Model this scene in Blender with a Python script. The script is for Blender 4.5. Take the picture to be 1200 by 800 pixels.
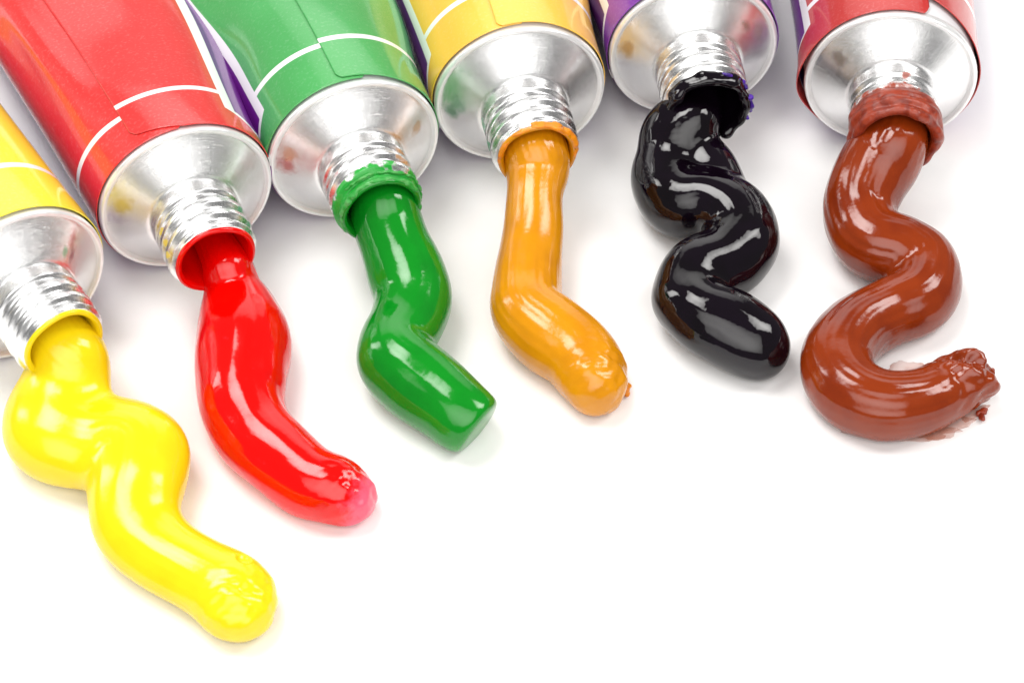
import bpy, math, random
import numpy as np
from mathutils import Vector, Matrix

# ------------------------------------------------------------------ camera, light, exposure
MM = 0.001
sc = bpy.context.scene
for o in list(bpy.data.objects):
    bpy.data.objects.remove(o)
col = sc.collection
R = math.radians

PITCH, DIST = R(47), 0.333
cam = bpy.data.objects.new('camera', bpy.data.cameras.new('camera'))
col.objects.link(cam)
cam.location = (0, -math.cos(PITCH) * DIST, math.sin(PITCH) * DIST)
cam.rotation_euler = (R(90) - PITCH, 0, 0)
cam.data.lens = 100
cam.data.sensor_width = 36
cam.data.clip_start = 0.01
cam.data.clip_end = 50
cam.data.dof.use_dof = True
cam.data.dof.focus_distance = 0.338
cam.data.dof.aperture_fstop = 70
sc.camera = cam

world = bpy.data.worlds.new('World')
sc.world = world
world.use_nodes = True
bg = world.node_tree.nodes['Background']
bg.inputs[0].default_value = (1.0, 1.0, 1.0, 1)
bg.inputs[1].default_value = 0.17

def softbox(name, pos, size_x, size_y, watts, target=(0, 0.01, 0)):
    l = bpy.data.lights.new(name, 'AREA')
    l.shape = 'RECTANGLE'; l.size = size_x; l.size_y = size_y; l.energy = watts
    l.color = (1.0, 0.985, 0.96)
    # diffuser cloth: brighter in the middle than at the frame
    l.use_nodes = True
    nt = l.node_tree; em = nt.nodes['Emission']
    g = nt.nodes.new('ShaderNodeNewGeometry'); sp = nt.nodes.new('ShaderNodeSeparateXYZ')
    nt.links.new(g.outputs['Parametric'], sp.inputs[0])
    def mth(op, a, b):
        n = nt.nodes.new('ShaderNodeMath'); n.operation = op
        for i, v in enumerate((a, b)):
            if isinstance(v, (int, float)): n.inputs[i].default_value = v
            else: nt.links.new(v, n.inputs[i])
        return n.outputs[0]
    hump = None
    for k in (0, 1):
        c = mth('MULTIPLY', mth('SUBTRACT', sp.outputs[k], 0.5), 2.0)
        q = mth('SUBTRACT', 1.0, mth('MULTIPLY', c, c))
        hump = q if hump is None else mth('MULTIPLY', hump, q)
    nt.links.new(mth('ADD', mth('MULTIPLY', mth('POWER', hump, 0.6), 1.25), 0.28), em.inputs['Strength'])
    o = bpy.data.objects.new(name, l); col.objects.link(o)
    o.location = pos
    d = Vector(target) - Vector(pos)
    o.rotation_euler = d.to_track_quat('-Z', 'Y').to_euler()
    return o
softbox('softbox_key', (-0.21, 0.12, 0.63), 0.36, 0.32, 2.9)
softbox('softbox_fill', (0.42, 0.10, 0.50), 0.22, 0.34, 1.7)
softbox('softbox_front', (0.02, -0.60, 0.70), 1.30, 0.85, 7.6)
softbox('softbox_side', (-0.58, 0.24, 0.34), 0.14, 0.30, 0.8)
softbox('softbox_back', (0.0, 0.72, 0.44), 0.90, 0.46, 1.35)

sc.view_settings.view_transform = 'Standard'
sc.view_settings.look = 'None'
sc.view_settings.exposure = 0.06
sc.view_settings.gamma = 1.0
sc.view_settings.use_curve_mapping = False
sc.render.engine = 'CYCLES'

# ------------------------------------------------------------------ measured layout (mm)
TUBES = {
    'yellow': dict(loc=(-56.1, -1.3), yaw=33.0),
    'red': dict(loc=(-38.3, 13.0), yaw=22.5),
    'green': dict(loc=(-18.9, 21.2), yaw=19.0),
    'orange': dict(loc=(0.9, 31.0), yaw=11.0),
    'violet': dict(loc=(22.4, 39.2), yaw=7.0),
    'brown': dict(loc=(46.3, 33.8), yaw=-1.5),
}
STRANDS = {   # centre line of each squeezed strand, mm on the table: x, y, z, radius
    'yellow': [(-53.8, -4.5, 9.6, 3.00), (-51.5, -7.8, 9.6, 3.60), (-50.1, -9.9, 9.2, 3.80), (-49.3, -9.7, 8.4, 3.72), (-49.7, -11.0, 7.0, 4.28), (-50.5, -12.6, 5.6, 4.93), (-51.3, -14.7, 4.2, 5.38), (-50.9, -17.7, 4.3, 5.54), (-47.1, -19.2, 3.9, 4.94), (-43.7, -19.2, 4.6, 5.14), (-41.3, -21.1, 4.6, 5.31), (-41.1, -24.8, 4.6, 5.08), (-41.7, -28.5, 4.4, 4.48), (-40.3, -31.4, 3.5, 4.44), (-37.0, -34.6, 3.3, 4.22), (-33.2, -37.1, 3.2, 4.11), (-30.2, -39.3, 3.4, 4.36), (-29.2, -40.9, 3.2, 4.16)],
    'red': [(-35.6, 9.7, 8.8, 2.20), (-34.0, 6.1, 8.7, 2.50), (-33.0, 3.8, 8.3, 2.90), (-32.7, 3.4, 6.8, 3.21), (-32.3, 1.8, 6.0, 3.49), (-31.5, -0.5, 4.6, 4.75), (-30.8, -4.7, 4.3, 5.49), (-30.8, -9.1, 4.1, 5.25), (-30.6, -12.8, 3.8, 4.91), (-29.0, -17.1, 3.6, 4.58), (-26.1, -20.7, 3.4, 4.36), (-22.8, -23.7, 3.2, 4.14), (-19.9, -25.2, 3.1, 3.94), (-18.3, -25.6, 2.6, 3.37), (-17.7, -26.0, 2.6, 2.90)],
    'green': [(-16.6, 16.7, 10.2, 3.60), (-14.9, 12.5, 10.0, 3.80), (-14.9, 12.1, 8.8, 4.20), (-13.8, 9.0, 7.2, 4.26), (-12.4, 5.7, 5.6, 4.62), (-11.5, 2.5, 4.6, 4.58), (-12.2, -1.4, 4.4, 4.35), (-13.5, -5.3, 5.0, 4.12), (-13.0, -7.8, 4.8, 4.59), (-10.7, -10.1, 4.2, 4.75), (-7.7, -12.8, 3.8, 4.43), (-5.8, -14.6, 3.5, 4.22), (-4.6, -15.5, 3.3, 3.92)],
    'orange': [(2.1, 25.1, 10.4, 4.00), (2.8, 21.2, 10.2, 4.00), (3.0, 20.1, 9.0, 3.86), (2.8, 16.4, 8.4, 3.41), (2.6, 12.8, 7.0, 3.48), (2.1, 8.5, 5.6, 3.84), (1.7, 3.7, 4.8, 4.10), (2.0, 0.0, 4.6, 4.36), (4.4, -2.7, 4.0, 4.73), (7.1, -5.0, 3.6, 4.50), (8.8, -7.7, 3.2, 4.28), (9.5, -9.5, 3.0, 3.68)],
    'violet': [(22.2, 34.1, 9.9, 3.00), (22.5, 30.1, 9.7, 3.10), (22.2, 28.1, 9.4, 3.30), (20.6, 26.8, 8.0, 3.69), (19.6, 25.0, 6.0, 4.18), (19.0, 22.6, 4.6, 4.77), (20.3, 18.5, 4.6, 4.53), (23.5, 17.5, 5.8, 3.91), (26.3, 15.4, 5.6, 4.31), (27.5, 12.0, 5.0, 4.47), (25.3, 8.5, 4.8, 4.44), (22.0, 6.6, 5.0, 4.22), (20.4, 3.2, 4.6, 4.19), (21.9, -0.2, 4.6, 4.36), (24.9, -1.7, 4.0, 4.74), (27.6, -3.4, 3.4, 4.32), (28.3, -4.1, 3.0, 3.72)],
    'brown': [(46.1, 27.8, 10.2, 4.00), (46.0, 23.8, 10.0, 4.10), (44.6, 22.4, 8.2, 4.81), (42.8, 19.8, 6.6, 4.66), (41.6, 16.3, 5.0, 4.41), (42.8, 12.1, 4.4, 4.37), (46.4, 10.8, 4.0, 4.35), (48.8, 8.2, 3.4, 4.32), (47.7, 3.8, 3.3, 4.19), (43.8, 1.6, 3.1, 3.97), (39.8, -1.3, 3.2, 4.14), (37.3, -6.0, 3.3, 4.20), (38.0, -10.4, 3.3, 4.26), (41.5, -12.8, 3.2, 4.14), (46.0, -12.2, 3.0, 3.85), (49.6, -10.0, 2.8, 3.58), (52.6, -8.6, 3.4, 3.21)],
}
EXTRA = {   # side strands that run into the main one
    'violet': [[(20.5, 27.2, 6.2, 3.12), (22.0, 25.6, 6.3, 3.22), (24.0, 22.7, 5.9, 3.51), (25.7, 18.6, 5.0, 3.28)], [(19.9, 29.3, 10.8, 1.55), (19.2, 28.3, 9.2, 2.49), (18.9, 26.6, 7.2, 3.42), (19.0, 24.0, 5.4, 3.94)]],
}
HOLES = {'yellow': [(-28.4, -37.0, 6.2, 1.0)]}
FILMS = [(45.7, -4.3, 1.9, 1.2, 0.10, 1), (44.6, -14.3, 6.0, 1.2, 0.02, 2), (49.1, -13.3, 3.4, 1.6, 0.35, 3), (52.7, -11.2, 2.0, 0.8, 0.50, 4)]
CRUMBS = [('orange', 13.0, -8.1, 0.9, 0.6, 3), ('brown', 53.8, -11.3, 0.3, 0.5, 5), ('brown', 54.4, -8.1, 3.2, 0.7, 6), ('brown', 53.2, -12.0, 0.3, 0.5, 15), ('violet', 26.1, 31.2, 0.3, 0.3, 7), ('violet', 26.5, 30.6, 0.2, 0.2, 8)]

# ------------------------------------------------------------------ node helpers
def srgb(*c):
    f = lambda v: v / 12.92 if v <= 0.04045 else ((v + 0.055) / 1.055) ** 2.4
    return tuple(f(v / 255) for v in c) + (1.0,)

class X:
    """a float socket with arithmetic"""
    nt = None
    def __init__(s, sock): s.s = sock
    @staticmethod
    def op(kind, *a):
        n = X.nt.nodes.new('ShaderNodeMath'); n.operation = kind
        for i, v in enumerate(a):
            if isinstance(v, X): X.nt.links.new(v.s, n.inputs[i])
            else: n.inputs[i].default_value = v
        return X(n.outputs[0])
    def __add__(s, o): return X.op('ADD', s, o)
    __radd__ = __add__
    def __sub__(s, o): return X.op('SUBTRACT', s, o)
    def __rsub__(s, o): return X.op('SUBTRACT', o, s)
    def __mul__(s, o): return X.op('MULTIPLY', s, o)
    __rmul__ = __mul__
    def __truediv__(s, o): return X.op('DIVIDE', s, o)
    def abs(s): return X.op('ABSOLUTE', s)
    def clamp(s):
        r = X.op('MULTIPLY', s, 1.0); r.s.node.use_clamp = True; return r
    def min(s, o): return X.op('MINIMUM', s, o)
    def max(s, o): return X.op('MAXIMUM', s, o)
    def step(s, lo, hi):      # smooth 0..1
        n = X.nt.nodes.new('ShaderNodeMapRange'); n.interpolation_type = 'SMOOTHSTEP'
        X.nt.links.new(s.s, n.inputs[0]); n.inputs[1].default_value = lo; n.inputs[2].default_value = hi
        return X(n.outputs[0])

def new_mat(name):
    m = bpy.data.materials.new(name); m.use_nodes = True
    nt = m.node_tree; X.nt = nt
    return m, nt, nt.nodes['Principled BSDF']

def mix(fac, a, b):
    n = X.nt.nodes.new('ShaderNodeMix'); n.data_type = 'RGBA'
    if isinstance(fac, X): X.nt.links.new(fac.s, n.inputs[0])
    else: n.inputs[0].default_value = fac
    for i, v in ((6, a), (7, b)):
        if isinstance(v, tuple): n.inputs[i].default_value = v
        else: X.nt.links.new(v, n.inputs[i])
    return n.outputs[2]

def coords(kind='Object'):
    return X.nt.nodes.new('ShaderNodeTexCoord').outputs[kind]

def uvs():
    n = X.nt.nodes.new('ShaderNodeSeparateXYZ')
    X.nt.links.new(coords('UV'), n.inputs[0])
    return X(n.outputs[0]), X(n.outputs[1])

def noise(scale, detail=3, rough=0.5, vec=None, stretch=None):
    n = X.nt.nodes.new('ShaderNodeTexNoise')
    n.inputs['Scale'].default_value = scale; n.inputs['Detail'].default_value = detail
    n.inputs['Roughness'].default_value = rough
    v = vec or coords('Object')
    if stretch:
        m = X.nt.nodes.new('ShaderNodeMapping'); m.inputs['Scale'].default_value = stretch
        X.nt.links.new(v, m.inputs[0]); v = m.outputs[0]
    X.nt.links.new(v, n.inputs['Vector'])
    return X(n.outputs[0])

def bump(height, dist, strength=1.0):
    n = X.nt.nodes.new('ShaderNodeBump'); n.inputs['Distance'].default_value = dist
    n.inputs['Strength'].default_value = strength
    X.nt.links.new(height.s, n.inputs['Height'])
    return n.outputs[0]

def setp(bsdf, **kw):
    for k, v in kw.items():
        i = bsdf.inputs[k.replace('_', ' ')]
        if isinstance(v, X): X.nt.links.new(v.s, i)
        elif hasattr(v, 'is_linked'): X.nt.links.new(v, i)
        else: i.default_value = v

# ------------------------------------------------------------------ mesh helpers
def make(name, verts, faces, mat, parent=None, uv=None, smooth=True):
    me = bpy.data.meshes.new(name)
    v = np.asarray(verts, dtype=np.float64) * MM
    if isinstance(faces, np.ndarray):
        nf = len(faces)
        me.vertices.add(len(v)); me.vertices.foreach_set('co', v.ravel())
        me.loops.add(nf * 4); me.loops.foreach_set('vertex_index', faces.ravel().astype(np.int32))
        me.polygons.add(nf); me.polygons.foreach_set('loop_start', np.arange(nf, dtype=np.int32) * 4)
        me.update(calc_edges=True)
    else:
        me.from_pydata(v.tolist(), [], faces)
    if uv is not None:
        lay = me.uv_layers.new(name='UVMap')
        idx = np.empty(len(me.loops), dtype=np.int32); me.loops.foreach_get('vertex_index', idx)
        lay.data.foreach_set('uv', np.asarray(uv, dtype=np.float64)[idx].ravel())
    if smooth:
        me.polygons.foreach_set('use_smooth', np.ones(len(me.polygons), dtype=bool))
    me.materials.append(mat)
    me.validate()
    o = bpy.data.objects.new(name, me); col.objects.link(o)
    o.parent = parent
    return o

def grid_faces(nr, nc, closed, flip=False):
    """quads of an nr x nc vertex grid; closed joins the last column to the first"""
    i = np.arange(nr - 1)[:, None]; j = np.arange(nc if closed else nc - 1)[None, :]
    a = i * nc + j; b = i * nc + (j + 1) % nc
    f = np.stack([a, b, b + nc, a + nc], -1).reshape(-1, 4)
    return f[:, ::-1].copy() if flip else f

def axial(a, th, r, zc):
    """tube-local point: a mm in front of the rim, angle th from the top towards local +x"""
    return np.stack([r * np.sin(th), -a + 0 * th, zc + r * np.cos(th)], -1)

def lathe(name, prof, zc, mat, parent, n=128, wob=None):
    prof = np.array(prof, float)
    th = np.linspace(0, 2 * math.pi, n + 1)
    A = prof[:, 0][:, None] + 0 * th; Rr = prof[:, 1][:, None] + 0 * th
    if wob is not None: A, Rr = wob(A, Rr, th[None, :] + 0 * A)
    T = th[None, :] + 0 * A
    v = axial(A, T, Rr, zc).reshape(-1, 3)
    uv = np.stack([T / (2 * math.pi), A / 20 + 0.3], -1).reshape(-1, 2)
    return make(name, v, grid_faces(len(prof), n + 1, False), mat, parent, uv)

def catmull(P, step=0.5):
    P = np.array(P, float); out = []
    Q = np.vstack([2 * P[0] - P[1], P, 2 * P[-1] - P[-2]])
    for i in range(1, len(Q) - 2):
        p0, p1, p2, p3 = Q[i - 1:i + 3]
        n = max(2, int(np.linalg.norm((p2 - p1)[:3]) / step))
        for t in np.arange(n) / n:
            out.append(0.5 * (2 * p1 + (p2 - p0) * t + (2 * p0 - 5 * p1 + 4 * p2 - p3) * t * t + (3 * p1 - p0 - 3 * p2 + p3) * t ** 3))
    out.append(P[-1])
    return np.array(out)

def wavy(x, y, z, seed, f):
    rs = np.random.RandomState(seed); s = 0
    for k in range(7):
        d = rs.normal(size=3); d /= np.linalg.norm(d); ph = rs.uniform(0, 6.28); w = f * rs.uniform(0.6, 1.6)
        s = s + np.sin((x * d[0] + y * d[1] + z * d[2]) * w + ph)
    return s / 7 ** 0.5

def field_mesh(chains, h, pad=1.2, floor=None, soft=2, cuts=(), disp=None, holes=()):
    """surface of swept round strands; chains = list of (n,4) arrays x y z r. Returns verts and quads (surface nets)."""
    allp = np.vstack(chains)
    lo = (allp[:, :3] - allp[:, 3:4]).min(0) - pad; hi = (allp[:, :3] + allp[:, 3:4]).max(0) + pad
    if floor is not None: lo[2] = floor - 3 * h
    n = np.ceil((hi - lo) / h).astype(int) + 1
    ax = [lo[i] + np.arange(n[i]) * h for i in range(3)]
    F = np.full(n, pad * 1.0, np.float32)
    for ch in chains:
        for p, q in zip(ch[:-1], ch[1:]):
            rm = max(p[3], q[3]) + pad
            a = np.minimum(p[:3], q[:3]) - rm; b = np.maximum(p[:3], q[:3]) + rm
            i0 = np.clip(((a - lo) / h).astype(int), 0, n - 1); i1 = np.clip(np.ceil((b - lo) / h).astype(int) + 1, 1, n)
            x = ax[0][i0[0]:i1[0], None, None]; y = ax[1][None, i0[1]:i1[1], None]; z = ax[2][None, None, i0[2]:i1[2]]
            d = q[:3] - p[:3]; L2 = max(d @ d, 1e-9)
            t = np.clip(((x - p[0]) * d[0] + (y - p[1]) * d[1] + (z - p[2]) * d[2]) / L2, 0, 1)
            dd = np.sqrt((x - p[0] - t * d[0]) ** 2 + (y - p[1] - t * d[1]) ** 2 + (z - p[2] - t * d[2]) ** 2) - (p[3] + t * (q[3] - p[3]))
            s = F[i0[0]:i1[0], i0[1]:i1[1], i0[2]:i1[2]]
            np.minimum(s, dd, out=s)
    gx, gy, gz = ax[0][:, None, None], ax[1][None, :, None], ax[2][None, None, :]
    for c in cuts:            # (point, normal): keep the side the normal points away from
        pt, nm = np.array(c[0], float), np.array(c[1], float); nm /= np.linalg.norm(nm)
        pl = (gx - pt[0]) * nm[0] + (gy - pt[1]) * nm[1] + (gz - pt[2]) * nm[2]
        near = ((gx - pt[0]) ** 2 + (gy - pt[1]) ** 2 + (gz - pt[2]) ** 2) < c[2] ** 2
        F = np.where(near, np.maximum(F, pl), F).astype(np.float32)
    for _ in range(soft):
        for k in range(3):
            G = np.pad(F, [(1, 1) if i == k else (0, 0) for i in range(3)], mode='edge')
            s0 = [slice(None)] * 3; s1 = list(s0); s2 = list(s0)
            s0[k] = slice(0, -2); s1[k] = slice(1, -1); s2[k] = slice(2, None)
            F = 0.25 * G[tuple(s0)] + 0.5 * G[tuple(s1)] + 0.25 * G[tuple(s2)]
    if disp is not None: F = F + disp(gx, gy, gz)
    for (hx, hy, hz, hr) in holes:
        F = np.maximum(F, hr - np.sqrt((gx - hx) ** 2 + (gy - hy) ** 2 + (gz - hz) ** 2))
    if floor is not None: F = np.maximum(F, (floor - gz) + 0 * F)
    # --- surface nets
    I = F < 0
    c = [I[i:I.shape[0] - 1 + i, j:I.shape[1] - 1 + j, k:I.shape[2] - 1 + k] for i in (0, 1) for j in (0, 1) for k in (0, 1)]
    cnt = sum(a.astype(np.int8) for a in c)
    cell = (cnt > 0) & (cnt < 8)
    ids = np.full(cell.shape, -1, np.int64); cc = np.argwhere(cell); ids[cell] = np.arange(len(cc))
    acc = np.zeros((len(cc), 3)); w = np.zeros(len(cc))
    cor = [(i, j, k) for i in (0, 1) for j in (0, 1) for k in (0, 1)]
    val = {o: F[cc[:, 0] + o[0], cc[:, 1] + o[1], cc[:, 2] + o[2]] for o in cor}
    for o in cor:
        for k in range(3):
            if o[k] == 0:
                p = list(o); p[k] = 1; p = tuple(p)
                A, B = val[o], val[p]; m = (A < 0) != (B < 0)
                t = np.where(m, A / np.where(m, A - B, 1), 0)
                pos = np.tile(np.array(o, float), (len(cc), 1)); pos[:, k] += t
                acc[m] += pos[m]; w[m] += 1
    V = lo + (cc + acc / w[:, None]) * h
    quads = []
    for k in range(3):
        i, j = (k + 1) % 3, (k + 2) % 3
        sl = [slice(1, -1)] * 3; sl[k] = slice(0, -1); s2 = list(sl); s2[k] = slice(1, None)
        # edges along axis k that change sign, away from the border
        A = I[tuple(sl)]; B = I[tuple(s2)]
        e = np.argwhere(A != B); base = e.copy(); base[:, i] += 1; base[:, j] += 1
        def cid(di, dj):
            b = base.copy(); b[:, i] -= di; b[:, j] -= dj
            return ids[b[:, 0], b[:, 1], b[:, 2]]
        q = np.stack([cid(1, 1), cid(0, 1), cid(0, 0), cid(1, 0)], -1)
        fl = ~A[tuple((e).T)]
        q[fl] = q[fl][:, ::-1]
        quads.append(q)
    Q = np.vstack(quads); Q = Q[(Q >= 0).all(1)]
    return V, Q

# ------------------------------------------------------------------ materials
def paint_mat(name, rgb, dark=None, rough=0.09, sss=0.0, radius=(1, 1, 1), tip=None, coat=0.0, grain=0.0):
    m, nt, b = new_mat(name)
    c = srgb(*rgb)
    n = noise(220, 3)
    base = mix(n.step(0.35, 0.75), c, srgb(*(dark or [int(v * 0.93) for v in rgb])))
    if tip:
        at_ = nt.nodes.new('ShaderNodeAttribute'); at_.attribute_name = 'tip'
        f = (X(at_.outputs['Fac']) * 1.5 + (noise(600, 5, 0.65) - 0.5) * 2.2 - 0.35).step(-0.1, 1.0)
        base = mix(f, base, srgb(*tip))
    setp(b, Base_Color=base, Roughness=rough, Specular_IOR_Level=0.5, Coat_Weight=coat, Coat_Roughness=0.03)
    if sss:
        setp(b, Subsurface_Weight=sss, Subsurface_Scale=0.0012); b.inputs['Subsurface Radius'].default_value = radius
    h = noise(330, 3) * 0.6
    if grain: h = h + noise(2200, 3) * grain
    setp(b, Normal=bump(h, 0.00016, 0.55))
    return m

PAINT = {
    'yellow': paint_mat('yellow_paint', (238, 212, 20), (236, 205, 17), rough=0.16),
    'red': paint_mat('red_paint', (228, 6, 2), (218, 3, 2), rough=0.10, tip=(236, 92, 116)),
    'green': paint_mat('green_paint', (10, 132, 28), (8, 122, 26), rough=0.10),
    'orange': paint_mat('orange_paint', (212, 139, 9), (199, 127, 9), rough=0.17, grain=0.22),
    'violet': paint_mat('black_violet_paint', (14, 6, 16), (7, 3, 7), rough=0.04),
    'brown': paint_mat('brown_paint', (134, 48, 11), (118, 38, 8), rough=0.13, grain=0.12),
}
def crust_mat(name, rgb, rgb2, rough=0.45):
    m, nt, b = new_mat(name)
    n = noise(900, 5, 0.6)
    setp(b, Base_Color=mix(n.step(0.4, 0.65), srgb(*rgb), srgb(*rgb2)), Roughness=rough, Normal=bump(n, 0.0003, 0.6))
    return m
CRUST = {
    'green': crust_mat('dried_green_paint', (30, 150, 48), (90, 170, 90)),
    'orange': crust_mat('dried_orange_paint', (232, 140, 6), (214, 120, 6), 0.35),
    'brown': crust_mat('dried_brown_paint', (150, 52, 24), (120, 36, 18), 0.3),
}
violet_bits = crust_mat('dried_violet_paint', (70, 20, 150), (40, 10, 100), 0.3)

def metal_mat(name, stains_reflections=(), lip=None):
    """worn aluminium; stains = (turn 0..1, mm in front of rim, half turn, half mm, colour)"""
    m, nt, b = new_mat(name)
    cone = name.startswith('shoulder'); rough = 0.21 if cone else 0.25
    u, v = uvs(); a = (v - 0.3) * 20
    wob = noise(700, 4, 0.6)
    grit = noise(1500, 4, 0.65)
    comb = X.nt.nodes.new('ShaderNodeCombineXYZ')
    X.nt.links.new((u * 3.0).s, comb.inputs[0]); X.nt.links.new((a * 9.0).s, comb.inputs[1])
    lines = noise(6.0, 4, 0.7, vec=comb.outputs[0])          # lathe lines round the axis
    comb2 = X.nt.nodes.new('ShaderNodeCombineXYZ')
    X.nt.links.new((u * 90.0).s, comb2.inputs[0]); X.nt.links.new((a * 0.4).s, comb2.inputs[1])
    rad = noise(2.0, 4, 0.7, vec=comb2.outputs[0])
    base = mix(lines.step(0.3, 0.75), (0.92, 0.92, 0.92, 1), (0.84, 0.84, 0.85, 1))
    base = mix(grit.step(0.66, 0.74) * 0.5, base, (0.30, 0.29, 0.28, 1))
    met = X.op('ADD', 1.0, 0.0)
    for (tu, ta, du, da, rgb) in stains_reflections:  # dried paint marks, plus neighbours' reflections painted into some shoulder colours
        d = X.op('WRAP', u - tu, 0.5, -0.5) / du
        e = (a - ta) / da
        f = (1.0 - X.op('SQRT', d * d + e * e) + (wob - 0.5) * (1.6 if cone else 2.4)).step(0.0, 0.9 if cone else 0.5) * (0.75 if cone else 0.9)
        base = mix(f, base, srgb(*rgb)); met = met * (1.0 - f * (0.25 if cone else 1.0))
    if lip:
        rgb, edge, amt = lip
        f = ((a - edge) * 0.55 + (wob - 0.5) * 5.0 * amt).step(0.0, 0.5)
        base = mix(f, base, srgb(*rgb)); met = met * (1.0 - f)
    setp(b, Base_Color=base, Metallic=met, Roughness=(lines * 0.12 + grit * 0.08 + rough - 0.08).max(0.05),
         Normal=bump(lines * (0.65 if cone else 0.05) + grit * 0.25 + rad * (0.5 if cone else 0.05), 0.00005 if cone else 0.00002, 0.8))
    setp(b, Anisotropic=0.92 if cone else 0.0, Anisotropic_Rotation=0.25)
    tg = nt.nodes.new('ShaderNodeTangent'); tg.direction_type = 'RADIAL'; tg.axis = 'Y'
    X.nt.links.new(tg.outputs[0], b.inputs['Tangent'])
    return m

def rim_mat():
    m, nt, b = new_mat('rim_lacquer')
    n = noise(900, 4)
    setp(b, Base_Color=mix(n.step(0.35, 0.8), (0.93, 0.93, 0.93, 1), (0.88, 0.88, 0.88, 1)), Roughness=0.34, Metallic=0.55, Normal=bump(n, 0.0002, 0.4))
    return m
RIM = rim_mat()
def plain(name, rgb, rough=0.5, metallic=0.0):
    m, nt, b = new_mat(name)
    n = noise(500, 3)
    setp(b, Base_Color=mix(n, srgb(*rgb), srgb(*[int(c * 0.93) for c in rgb])), Roughness=rough, Metallic=metallic)
    return m
BODY = plain('white_lacquered_tube', (226, 224, 226), 0.35)

def label_mat(name, rgb, rgb2, skew, ring=8.6, purple=(104, 12, 132), p0=95.0, p1=281.0, weave=0.5, flush=4.6, spread=38.0):
    """printed paper label: u = degrees round the label / 400 from its free edge, v = mm from the rim / 100"""
    m, nt, b = new_mat(name)
    u, v = uvs(); ph = u * 400.0; s = v * 100.0
    fine = noise(2600, 2); cloud = noise(90, 3)
    base = mix(cloud.step(0.3, 0.7), srgb(*rgb), srgb(*rgb2))
    base = mix((fine.step(0.5, 0.8)) * 0.07, base, (1, 1, 1, 1))
    cham = ((flush - s) / 3.6).clamp() * spread
    drift = (s - 5.0).max(0.0) * 0.3
    lo = ph - (cham + p0 + drift); hi = (p1 - cham - drift) - ph               # both > 0 on the purple side
    side = lo.min(hi)
    under = side.step(5.4, 5.9); white = side.step(-2.6, -2.1)
    rg = 1.0 - ((s - ring + ph * (skew / 360.0)).abs()).step(0.42, 0.52)
    white = white.max(rg)
    paper = (0.93, 0.93, 0.92, 1)
    base = mix(white, base, paper)
    base = mix(under, base, srgb(*purple))
    comb = X.nt.nodes.new('ShaderNodeCombineXYZ')
    X.nt.links.new(ph.s, comb.inputs[0]); X.nt.links.new((s * 5.7).s, comb.inputs[1])
    wv = nt.nodes.new('ShaderNodeTexWave'); wv.inputs['Scale'].default_value = 0.55; wv.bands_direction = 'DIAGONAL'
    X.nt.links.new(comb.outputs[0], wv.inputs['Vector'])
    h = X(wv.outputs[1]) * weave + noise(1800, 3) * 0.25 + noise(200, 2) * 1.2
    setp(b, Base_Color=base, Roughness=0.42, Specular_IOR_Level=0.55, Coat_Weight=0.9, Coat_Roughness=0.10, Normal=bump(h, 0.00008, 0.45))
    return m

# ------------------------------------------------------------------ the white surface
def table():
    m, nt, b = new_mat('white_card')
    n = noise(260, 4, 0.6)
    setp(b, Base_Color=mix(n.step(0.3, 0.7), (0.92, 0.92, 0.92, 1), (0.905, 0.905, 0.905, 1)), Roughness=0.45,
         Specular_IOR_Level=0.3, Normal=bump(noise(1500, 3), 0.00004, 0.3))
    v = [(-1500, -1200, 0), (1500, -1200, 0), (1500, 1500, 0), (-1500, 1500, 0)]
    o = make('white_surface', v, [(0, 1, 2, 3)], m, smooth=False)
    o['kind'] = 'structure'
    return o
table()

# ------------------------------------------------------------------ tubes
RAD, ZC, MOUTH = 10.5, 10.9, 11.3
LEN = 84.0

def section(s, flat, lean):
    """half width, half height, centre height of the squeezed body s mm behind the rim"""
    t = min(1.0, max(0.0, s / LEN)) ** flat
    bb = RAD * (1 - t) + 0.35 * t
    aa = RAD + (1.52 * RAD - RAD) * (1 - (1 - t) ** 1.25)
    return aa, bb, bb + (ZC - RAD) * (1 - t) + 0.1

def body_point(s, th, off, flat, seed, dent):
    aa, bb, zc = section(s, flat, 0)
    k = min(1.0, max(0.0, (s - 2.0) / 14.0)); k = k * k * (3 - 2 * k)
    d = 0.0
    for (ds, dth, wd, wt, amp) in dent:
        q = (th - dth + math.pi) % (2 * math.pi) - math.pi
        d += amp * math.exp(-((s - ds) / wd) ** 2 - (q / wt) ** 2)
    d *= k
    x = (aa + off + d) * math.sin(th); z = zc + (bb + off + d) * math.cos(th)
    return x, max(z, 0.06), s

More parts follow.
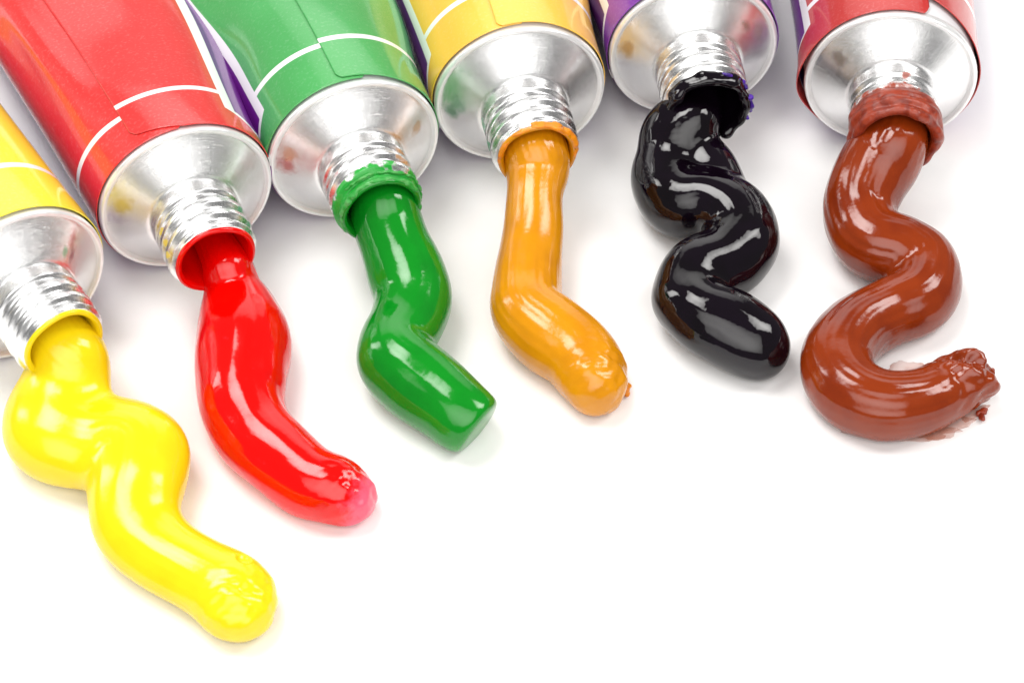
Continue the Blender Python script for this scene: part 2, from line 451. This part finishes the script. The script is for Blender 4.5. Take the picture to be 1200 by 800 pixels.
def tube(name, spec):
    t = bpy.data.objects.new('paint_tube', None); col.objects.link(t)
    t.empty_display_size = 0.01
    t.location = (spec['loc'][0] * MM, spec['loc'][1] * MM, 0)
    t.rotation_euler = (0, 0, R(spec['yaw']))
    t['label'] = spec['label']; t['category'] = 'paint tube'; t['group'] = 'paint tubes lying side by side'
    flat, dent, seed = spec.get('flat', 1.9), spec.get('dent', ()), spec.get('seed', 1)
    # body: lacquered metal tube squeezed flat towards its end
    ss = np.concatenate([np.linspace(0.0, 12, 13), np.linspace(14, LEN, 30)])
    n = 72
    v = [body_point_xyz(s, 2 * math.pi * j / n, -0.12, flat, dent) for s in ss for j in range(n)]
    make('body', v, grid_faces(len(ss), n, True, True), BODY, t)
    # folded crimp at the flat end
    w = section(LEN, flat, 0)[0]
    cv, cf = [], []
    for k, (y, z) in enumerate([(LEN - 1, 0.06), (LEN + 7, 0.06), (LEN + 7.2, 1.0), (LEN + 7, 1.7), (LEN - 0.4, 1.7), (LEN - 1, 1.1)]):
        cv += [(-w - 0.3, y, z), (w + 0.3, y, z)]
    for k in range(6):
        a, b2 = 2 * k, 2 * ((k + 1) % 6)
        cf.append((a, a + 1, b2 + 1, b2))
    cf += [tuple(range(0, 12, 2))[::-1], tuple(range(1, 12, 2))]
    make('crimp', cv, cf, BODY, t, smooth=False)
    # printed label, wrapped once round with an overlap
    seam, over = R(spec['seam']), spec.get('over', 20)
    phs = np.concatenate([np.linspace(0, 40, 41), np.linspace(43, 350, 104), np.linspace(352, 360 + over, 24)])
    rows = 44
    v, uv = [], []
    for i in range(rows):
        f = (i / (rows - 1)) ** 1.7
        for ph in phs:
            e = spec['edge'](ph)
            if ph > 355: e += 1.6 * max(0.0, (ph - (360 + over - 5)) / 5) ** 2
            if ph < 6: e += 1.0 * ((6 - ph) / 6) ** 3
            s = e + (LEN - 2 - e) * f
            lift = spec['lift'](ph, s) if 'lift' in spec else 0.0
            off = 0.16 + 0.17 * (1 - min(1.0, ph / 60.0)) + lift
            if ph > 350: off -= 0.09 * (ph - 350) / (10 + over)
            th = seam + R(ph)
            v.append(body_point_xyz(s, th, off, flat, dent)); uv.append((ph / 400.0, s / 100.0))
    lab = make('label', v, grid_faces(rows, len(phs), False, True), spec['print'], t, uv)
    so = lab.modifiers.new('paper', 'SOLIDIFY'); so.thickness = 0.11 * MM; so.offset = -1
    # shoulder cone with its rim, neck with a screw thread
    sh = lathe('shoulder', [(0.08, 9.8), (0.2, 9.6), (0.42, 9.2), (1.1, 8.3), (1.9, 7.2), (2.65, 6.2), (2.9, 5.86), (3.0, 5.7), (3.04, 5.5), (3.06, 5.3)], ZC, spec['shoulder_mat'], t, 144)
    lathe('rim', [(-1.2, 10.35), (-0.3, 10.5), (0.1, 10.55), (0.32, 10.5), (0.42, 10.42), (0.5, 10.28), (0.5, 10.1), (0.45, 9.95), (0.33, 9.82), (0.15, 9.74), (-0.3, 9.7)], ZC, RIM, sh, 144)
    def thread(A, Rr, T):
        env = np.clip((A - 5.3) / 0.5, 0, 1) * np.clip((10.6 - A) / 0.7, 0, 1)
        ph = (A + T / (2 * math.pi) * 1.95) / 1.95
        w = np.clip((0.5 - 0.5 * np.cos(2 * math.pi * ph)) * 1.35, 0, 1)
        ding = 0.05 * np.sin(7 * T + A * 2 + seed) * np.sin(3 * T - A)
        return A, Rr + env * (0.62 * w + 0.08 * ding)
    prof = [(2.5, 5.36), (2.8, 5.38), (3.1, 5.40), (3.5, 5.40)] + [(a, 5.4 - 0.02 * (a - 3.5) - 0.55 * min(1, max(0, (a - 4.9) / 0.35))) for a in np.arange(3.8, MOUTH - 0.25, 0.12)] + \
           [(MOUTH - 0.2, 4.74), (MOUTH - 0.05, 4.66), (MOUTH, 4.52), (MOUTH, 4.36), (MOUTH - 0.08, 4.24), (MOUTH - 0.3, 4.18), (MOUTH - 1.0, 4.15), (2.4, 4.15)]
    nk = lathe('neck', prof, ZC, spec['neck_mat'], t, 160, thread)
    # wet paint coating the bore, and the lip where it spilled over it
    c = spec.get('coat', 0.0)
    lin = []
    if c: lin += [(MOUTH - 0.32, 4.72 + 0.10), (MOUTH - 0.1, 4.80), (MOUTH + 0.06, 4.68), (MOUTH + 0.12, 4.5)]
    lin += [(MOUTH + (0.1 if c else -0.1), 4.34 if c else 4.20), (MOUTH - 0.15, 4.12), (MOUTH - 0.6, 4.02), (MOUTH - 3, 3.95), (MOUTH - 7.6, 3.6), (MOUTH - 8.6, 2.0), (MOUTH - 8.8, 0.05)]
    def lw(A, Rr, T):
        return A + 0.03 * np.sin(5 * T + seed) * (A > MOUTH - 0.2), Rr + 0.05 * np.sin(4 * T + seed * 2)
    lathe('bore_paint', lin, ZC, PAINT[name], nk, 96, lw)
    return t, nk

def body_point_xyz(s, th, off, flat, dent):
    x, z, s_ = body_point(s, th, off, flat, 0, dent)
    return (x, s_, z)

LAB = {
    'yellow': ('bright yellow paint tube beside the red tube, yellow paint oozing from its neck'),
    'red': ('scarlet paint tube with bare silver threads between the yellow and green tubes'),
    'green': ('green paint tube with green crust on its neck between red and orange-yellow tubes'),
    'orange': ('amber yellow paint tube with an orange-coated lip between green and violet tubes'),
    'violet': ('violet paint tube with its mouth clogged by shiny black paint'),
    'brown': ('brick red paint tube with loose label flap and brown-caked neck beside violet tube'),
}
OCH = (170, 130, 60)
E0 = lambda ph: 0.35 + 0.08 * math.sin(R(ph) * 3)
SPEC = {
    'yellow': dict(seam=-32, edge=lambda ph: 0.3 + 1.3 * max(0, 1 - ph / 30), seed=3,
        print=label_mat('yellow_label', (248, 230, 44), (246, 226, 36), 0.4),
        shoulder_mat=metal_mat('shoulder_metal_yellow', [(0.155, 1.2, 0.02, 1.2, (180, 90, 80)), (0.17, 2.1, 0.014, 0.8, (140, 40, 60)), (0.14, 2.2, 0.012, 0.6, (110, 170, 120))]),
        neck_mat=metal_mat('neck_metal_yellow', [(0.16, 6.6, 0.03, 0.5, (200, 30, 40)), (0.17, 8.4, 0.03, 0.4, (200, 40, 50)), (0.13, 6.4, 0.02, 0.3, (60, 130, 60)), (0.62, 10, 0.05, 1.2, (220, 190, 20))]), coat=1),
    'red': dict(seam=-27, edge=lambda ph: 0.25 + (1.9 * max(0, 1 - ph / 32) if ph < 340 else -0.05), seed=5, flat=1.2, over=32,
        dent=((26, R(-8), 13, 0.55, -1.0), (30, R(-44), 18, 0.2, 1.1), (40, R(50), 14, 0.4, -0.6), (28, R(82), 13, 0.6, 0.8)),
        print=label_mat('red_label', (222, 38, 35), (216, 33, 31), 2.1, weave=0.1, p0=69),
        shoulder_mat=metal_mat('shoulder_metal_red', [(0.80, 1.2, 0.035, 1.0, (222, 200, 60))]),  # yellow patch: part smear, part painted reflection of the yellow tube
        neck_mat=metal_mat('neck_metal_red', [(0.80, 6.0, 0.025, 0.5, (224, 196, 40)), (0.80, 7.8, 0.025, 0.4, (224, 196, 40)), (0.79, 9.4, 0.02, 0.35, (224, 196, 40)), (0.17, 7, 0.02, 0.6, (60, 140, 90)), (0.2, 9, 0.02, 0.5, (60, 140, 90)), (0.74, 10.6, 0.02, 0.3, (190, 20, 20))]), coat=1),
    'green': dict(seam=-7, edge=lambda ph: 0.35 + 0.5 * max(0, 1 - ph / 40), seed=7,
        flat=1.5, dent=((20, R(-62), 10, 0.35, -0.7), (26, R(20), 10, 0.5, -0.4), (30, R(-86), 13, 0.5, 0.7), (24, R(88), 13, 0.6, 1.3)),
        print=label_mat('green_label', (66, 169, 84), (59, 161, 77), 0.7, weave=0.8, p1=304),
        shoulder_mat=metal_mat('shoulder_metal_green', [(0.765, 0.9, 0.03, 0.9, (190, 60, 50)), (0.80, 1.0, 0.03, 0.9, (220, 160, 120)), (0.2, 1.4, 0.02, 0.8, (200, 160, 110))]),  # left red patch: reflection of the red paint, put into the metal colour
        neck_mat=metal_mat('neck_metal_green', [(0.78, 6.4, 0.03, 0.6, (200, 70, 50)), (0.76, 8.2, 0.03, 0.6, (190, 60, 50)), (0.12, 7.0, 0.04, 0.3, (180, 130, 80))], lip=((36, 160, 56), 8.2, 0.9)), coat=1),
    'orange': dict(seam=-14, edge=lambda ph: 0.4 + 0.1 * math.sin(R(ph) * 4), seed=9, flat=1.6, dent=((20, R(88), 12, 0.6, 0.8),),
        print=label_mat('amber_label', (250, 198, 66), (246, 190, 54), 0.5, p1=304),
        shoulder_mat=metal_mat('shoulder_metal_amber', [(0.74, 0.9, 0.03, 0.7, (70, 150, 100)), (0.77, 1.5, 0.03, 0.8, (140, 185, 155))]),
        neck_mat=metal_mat('neck_metal_amber', [(0.74, 4.2, 0.05, 0.9, (130, 180, 150)), (0.73, 7.6, 0.03, 1.4, (80, 150, 110))], lip=((234, 146, 8), 10.6, 0.35)), coat=1),
    'violet': dict(seam=-4, edge=E0, seed=11, flat=1.5, dent=((16, R(-88), 10, 0.6, 0.6),),
        print=label_mat('violet_label', (132, 48, 166), (116, 42, 164), 0.6, purple=(84, 8, 100), p0=78, p1=295),
        shoulder_mat=metal_mat('shoulder_metal_violet', [(0.78, 0.9, 0.03, 0.8, (190, 150, 60)), (0.10, 1.0, 0.06, 1.1, (236, 232, 230)), (0.13, 1.9, 0.05, 0.7, (228, 222, 218)), (0.15, 1.6, 0.03, 0.5, (150, 100, 80)), (0.19, 1.0, 0.04, 0.8, (190, 176, 170))]),
        neck_mat=metal_mat('neck_metal_violet', [(0.17, 4.0, 0.03, 0.8, (150, 130, 120))], lip=((20, 12, 20), 10.4, 0.4)), coat=1),
    'brown': dict(seam=5, edge=lambda ph: 0.2 + (4.2 * max(0, 1 - ph / 75) ** 1.2 if ph < 200 else 0.0) - 1.0 * math.exp(-((ph - 268) / 24) ** 2), seed=13, over=16, flat=1.4,
        lift=lambda ph, s: 0.75 * math.exp(-((ph - 262) / 26) ** 2) * math.exp(-max(0, s) / 4.5) + 0.25 * math.exp(-(ph / 30) ** 2) * math.exp(-s / 8) + 0.22 * math.exp(-((ph - 85) / 45) ** 2) * math.exp(-s / 14),
        print=label_mat('brick_red_label', (190, 27, 22), (184, 34, 27), 0.8, p0=82, p1=288, spread=70.0),
        shoulder_mat=metal_mat('shoulder_metal_brown', [(0.84, 1.4, 0.03, 1.2, (120, 100, 84))]),
        neck_mat=metal_mat('neck_metal_brown', [(0.03, 5.0, 0.02, 0.3, (150, 56, 30))], lip=((150, 56, 28), 6.6, 0.5)), coat=1),
}
NECK = {}
for nm, sp in SPEC.items():
    sp.update(TUBES[nm]); sp['label'] = LAB[nm]
    NECK[nm] = tube(nm, sp)

# dried paint caked round the mouths of four tubes
def crust(nm, rings, mat, amp, freq, h=0.16, name='paint_crust', soft=1):
    ch = []
    for (a, rad, r, t0, t1, jit) in rings:
        rs = random.Random(int(a * 10 + t0)); p = []
        for k in range(41):
            th = R(t0 + (t1 - t0) * k / 40)
            sw = math.sin(th * 3 + a * 5) * 0.5 + math.sin(th * 7 + a * 11) * 0.5
            rr = r * (1 + jit * (0.35 * sw + 0.45 * (rs.random() - 0.5))); aa = a + jit * (0.25 * sw + 0.2 * (rs.random() - 0.5))
            p.append((rad * math.sin(th), -aa, ZC + rad * math.cos(th), rr))
        ch.append(np.array(p))
    V, Q = field_mesh(ch, h, 0.7, None, soft, disp=lambda x, y, z: amp * wavy(x, y, z, 5, freq))
    return make(name, V, Q, mat, NECK[nm][1])
crust('green', [(11.0, 4.7, 0.34, -120, 140, 0.4), (10.1, 5.2, 0.22, -50, 115, 0.45)], CRUST['green'], 0.05, 6.0)
crust('orange', [(11.2, 4.6, 0.30, -100, 150, 0.35), (10.8, 4.85, 0.26, -8, 95, 0.6)], CRUST['orange'], 0.06, 4.0)
crust('violet', [(11.1, 4.65, 0.62, -120, 150, 0.25), (10.4, 4.9, 0.55, -100, 60, 0.3)], PAINT['violet'], 0.12, 2.0, soft=4)
crust('violet', [(10.6, 5.25, 0.32, 18, 62, 0.9), (11.2, 5.2, 0.30, 72, 112, 0.9)], violet_bits, 0.12, 5.0, name='violet_crumbs')
crust('brown', [(11.0, 4.8, 0.66, 0, 360, 0.12), (9.8, 5.2, 0.66, 0, 360, 0.1), (8.5, 5.2, 0.58, -120, 140, 0.12), (7.7, 5.3, 0.36, -80, 100, 0.6), (11.3, 5.05, 0.52, 15, 104, 1.2), (10.5, 5.3, 0.35, 20, 90, 1.4)], CRUST['brown'], 0.07, 1.8, soft=5)

# ------------------------------------------------------------------ squeezed paint
PL = {
    'yellow': 'thick glossy yellow paint squiggle poured onto the white surface',
    'red': 'glossy bright red paint strand with a pale pink tip',
    'green': 'smooth glossy green paint strand folded once with a cut end',
    'orange': 'amber orange paint strand bent like an elbow with a rough end',
    'violet': 'shiny black paint squiggle with folded curls',
    'brown': 'reddish brown paint squiggle in an S with a torn end',
}
PAINTED = {}
SQUASH = 0.80
def strand(nm, h=0.2):
    ch = catmull(STRANDS[nm])
    if nm == 'yellow':         # runnier paint: slumped flatter
        ch[:, 3] = ch[:, 3] * 1.05 + 0.22; ch[:, 2] = ch[:, 2] / SQUASH - np.clip((np.arange(len(ch)) - 12) / 20, 0, 1) * 0.5
    rs = np.random.RandomState(len(nm) * 7)
    cuts = []
    e, q = ch[-1][:3], ch[-6][:3]; d = e - q; d /= np.linalg.norm(d)
    if nm == 'green': cuts.append((e + d * 1.2 + np.array((0, 0, 0.0)), d + np.array((0.1, 0, -0.22)), 7.0))
    if nm == 'brown': cuts.append((e + d * 1.5, d + np.array((0, 0.25, 0.1)), 6.0))
    amp = dict(yellow=0.10, red=0.09, green=0.05, orange=0.09, violet=0.11, brown=0.08)[nm]
    def disp(x, y, z):
        w = amp * wavy(x, y, z, len(nm) + 3, 0.75)
        if nm in ('brown', 'orange', 'yellow', 'red'):
            d2 = np.sqrt((x - e[0]) ** 2 + (y - e[1]) ** 2 + (z - e[2] - 1) ** 2)
            k = np.clip(1.15 - d2 / (5.5 if nm == 'brown' else 4.6), 0, 1)
            w = w + k * dict(brown=0.42, orange=0.22, yellow=0.27, red=0.2)[nm] * (wavy(x, y, z, 9, 2.2) + 0.5 * wavy(x, y, z, 4, 4.5))
        return w
    chains = [ch]
    if nm in EXTRA: chains += [catmull(c, 0.3) for c in EXTRA[nm]]
    V, Q = field_mesh(chains, h, 3.0 if nm == 'yellow' else 1.6, 0.03, dict(yellow=80, violet=16, green=14).get(nm, 6), cuts, disp, [(a, b_, c / SQUASH, r_) for (a, b_, c, r_) in HOLES.get(nm, ())])
    if nm == 'yellow': V[:, 2] *= SQUASH
    # faint lines dragged along the strand by the burr of the nozzle
    W = V.copy(); cz = ch.copy()
    if nm == 'yellow': cz[:, 2] *= SQUASH
    tg = np.gradient(cz[:, :3], axis=0); tg /= np.linalg.norm(tg, axis=1)[:, None]
    sd = np.cross(tg, (0, 0, 1.0)); sd /= np.linalg.norm(sd, axis=1)[:, None]; up = np.cross(sd, tg)
    arc = np.concatenate([[0], np.cumsum(np.linalg.norm(np.diff(cz[:, :3], axis=0), axis=1))])
    near = np.concatenate([((W[i:i + 4000, None, :] - cz[None, :, :3]) ** 2).sum(-1).argmin(1) for i in range(0, len(W), 4000)])
    rel = W - cz[near, :3]; rl = np.linalg.norm(rel, axis=1)[:, None]
    al = np.arctan2((rel * up[near]).sum(1), (rel * sd[near]).sum(1)); s_ = arc[near]
    lines = 0
    for k in range(9):
        f = rs.randint(7, 26); lines = lines + np.sin(f * al + rs.uniform(0, 6.28) + 0.5 * np.sin(s_ * rs.uniform(0.1, 0.3) + k)) * (0.5 + 0.5 * np.sin(s_ * rs.uniform(0.15, 0.5) + rs.uniform(0, 6.28)))
    fade = np.clip((rel * up[near]).sum(1) / cz[near, 3] + 0.6, 0, 1) * np.clip((len(cz) - 1 - near) / 8.0, 0, 1)
    fade = fade * np.clip((1.12 - rl[:, 0] / cz[near, 3]) / 0.1, 0, 1)
    ripple = 0.6 * wavy(V[:, 0], V[:, 1], V[:, 2], 21, 2.2)
    amp2 = dict(yellow=0.006, red=0.012, green=0.007, orange=0.011, violet=0.007, brown=0.018)[nm]
    V = V + rel / np.maximum(rl, 0.5) * (amp2 * (lines + ripple) * fade)[:, None]
    V[:, 2] = np.maximum(V[:, 2], 0.02)
    o = make('paint_squiggle', V, Q, PAINT[nm])
    o['label'] = PL[nm]; o['category'] = 'paint'; o['group'] = 'paint squeezed out of the tubes'
    if nm == 'red':
        a = o.data.attributes.new('tip', 'FLOAT', 'POINT')
        t = np.clip(((V - e) @ d + 1.2) / 3.2, 0, 1)
        a.data.foreach_set('value', t.astype(np.float32))
    PAINTED[nm] = o
    return o
for nm in STRANDS: strand(nm)

# thin films of thinned paint and small crumbs lying by the strands (parts of the paint they came from)
def film_mat(name, rgb, alpha):
    m, nt, b = new_mat(name)
    n = noise(320, 2, 0.5)
    setp(b, Base_Color=srgb(*rgb), Roughness=0.12, Alpha=(n.step(0.3, 0.7) * 0.6 + 0.4) * alpha)
    return m
def film(name, cx, cy, rx, ry, rot, mat, parent, seed, thick=0.12):
    rs = random.Random(seed); n = 48; v = []; f = []
    ph = [rs.uniform(0, 6.28) for _ in range(4)]
    for (k, z) in ((1.0, 0.035), (0.93, thick), (0.55, thick * 1.25)):
        for j in range(n):
            t = 2 * math.pi * j / n
            q = k * (1 + 0.13 * math.sin(3 * t + ph[0]) + 0.09 * math.sin(5 * t + ph[1]) + 0.06 * math.sin(9 * t + ph[2]) + 0.04 * math.sin(14 * t + ph[3]))
            x, y = rx * q * math.cos(t), ry * q * math.sin(t)
            v.append((cx + x * math.cos(rot) - y * math.sin(rot), cy + x * math.sin(rot) + y * math.cos(rot), z))
    v.append((cx, cy, thick * 1.3))
    for r in range(2):
        for j in range(n):
            f.append((r * n + j, r * n + (j + 1) % n, (r + 1) * n + (j + 1) % n, (r + 1) * n + j))
    for j in range(n): f.append((2 * n + j, 2 * n + (j + 1) % n, 3 * n))
    return make(name, v, f, mat, parent)
FILM = film_mat('thin_brown_oil', (196, 128, 104), 0.55)
for (x, y, rx, ry, rot, sd) in FILMS:
    film('oil_film', x, y, rx, ry, rot, FILM, PAINTED['brown'], sd)
def crumb(x, y, z, r, mat, parent, seed):
    rs = random.Random(seed)
    ch = np.array([(x + rs.uniform(-r, r), y + rs.uniform(-r, r), max(r * 0.5, z + rs.uniform(-r, r) * 0.6), r * rs.uniform(0.35, 0.8)) for _ in range(6)])
    V, Q = field_mesh([ch], 0.12, 0.5, 0.03, 1, disp=lambda a, b, c: 0.08 * wavy(a, b, c, seed, 5.0))
    return make('crumb', V, Q, mat, parent)
for (nm, x, y, z, r, sd) in CRUMBS:
    crumb(x, y, z, r, violet_bits if nm == 'violet' else CRUST[nm], PAINTED[nm], sd)
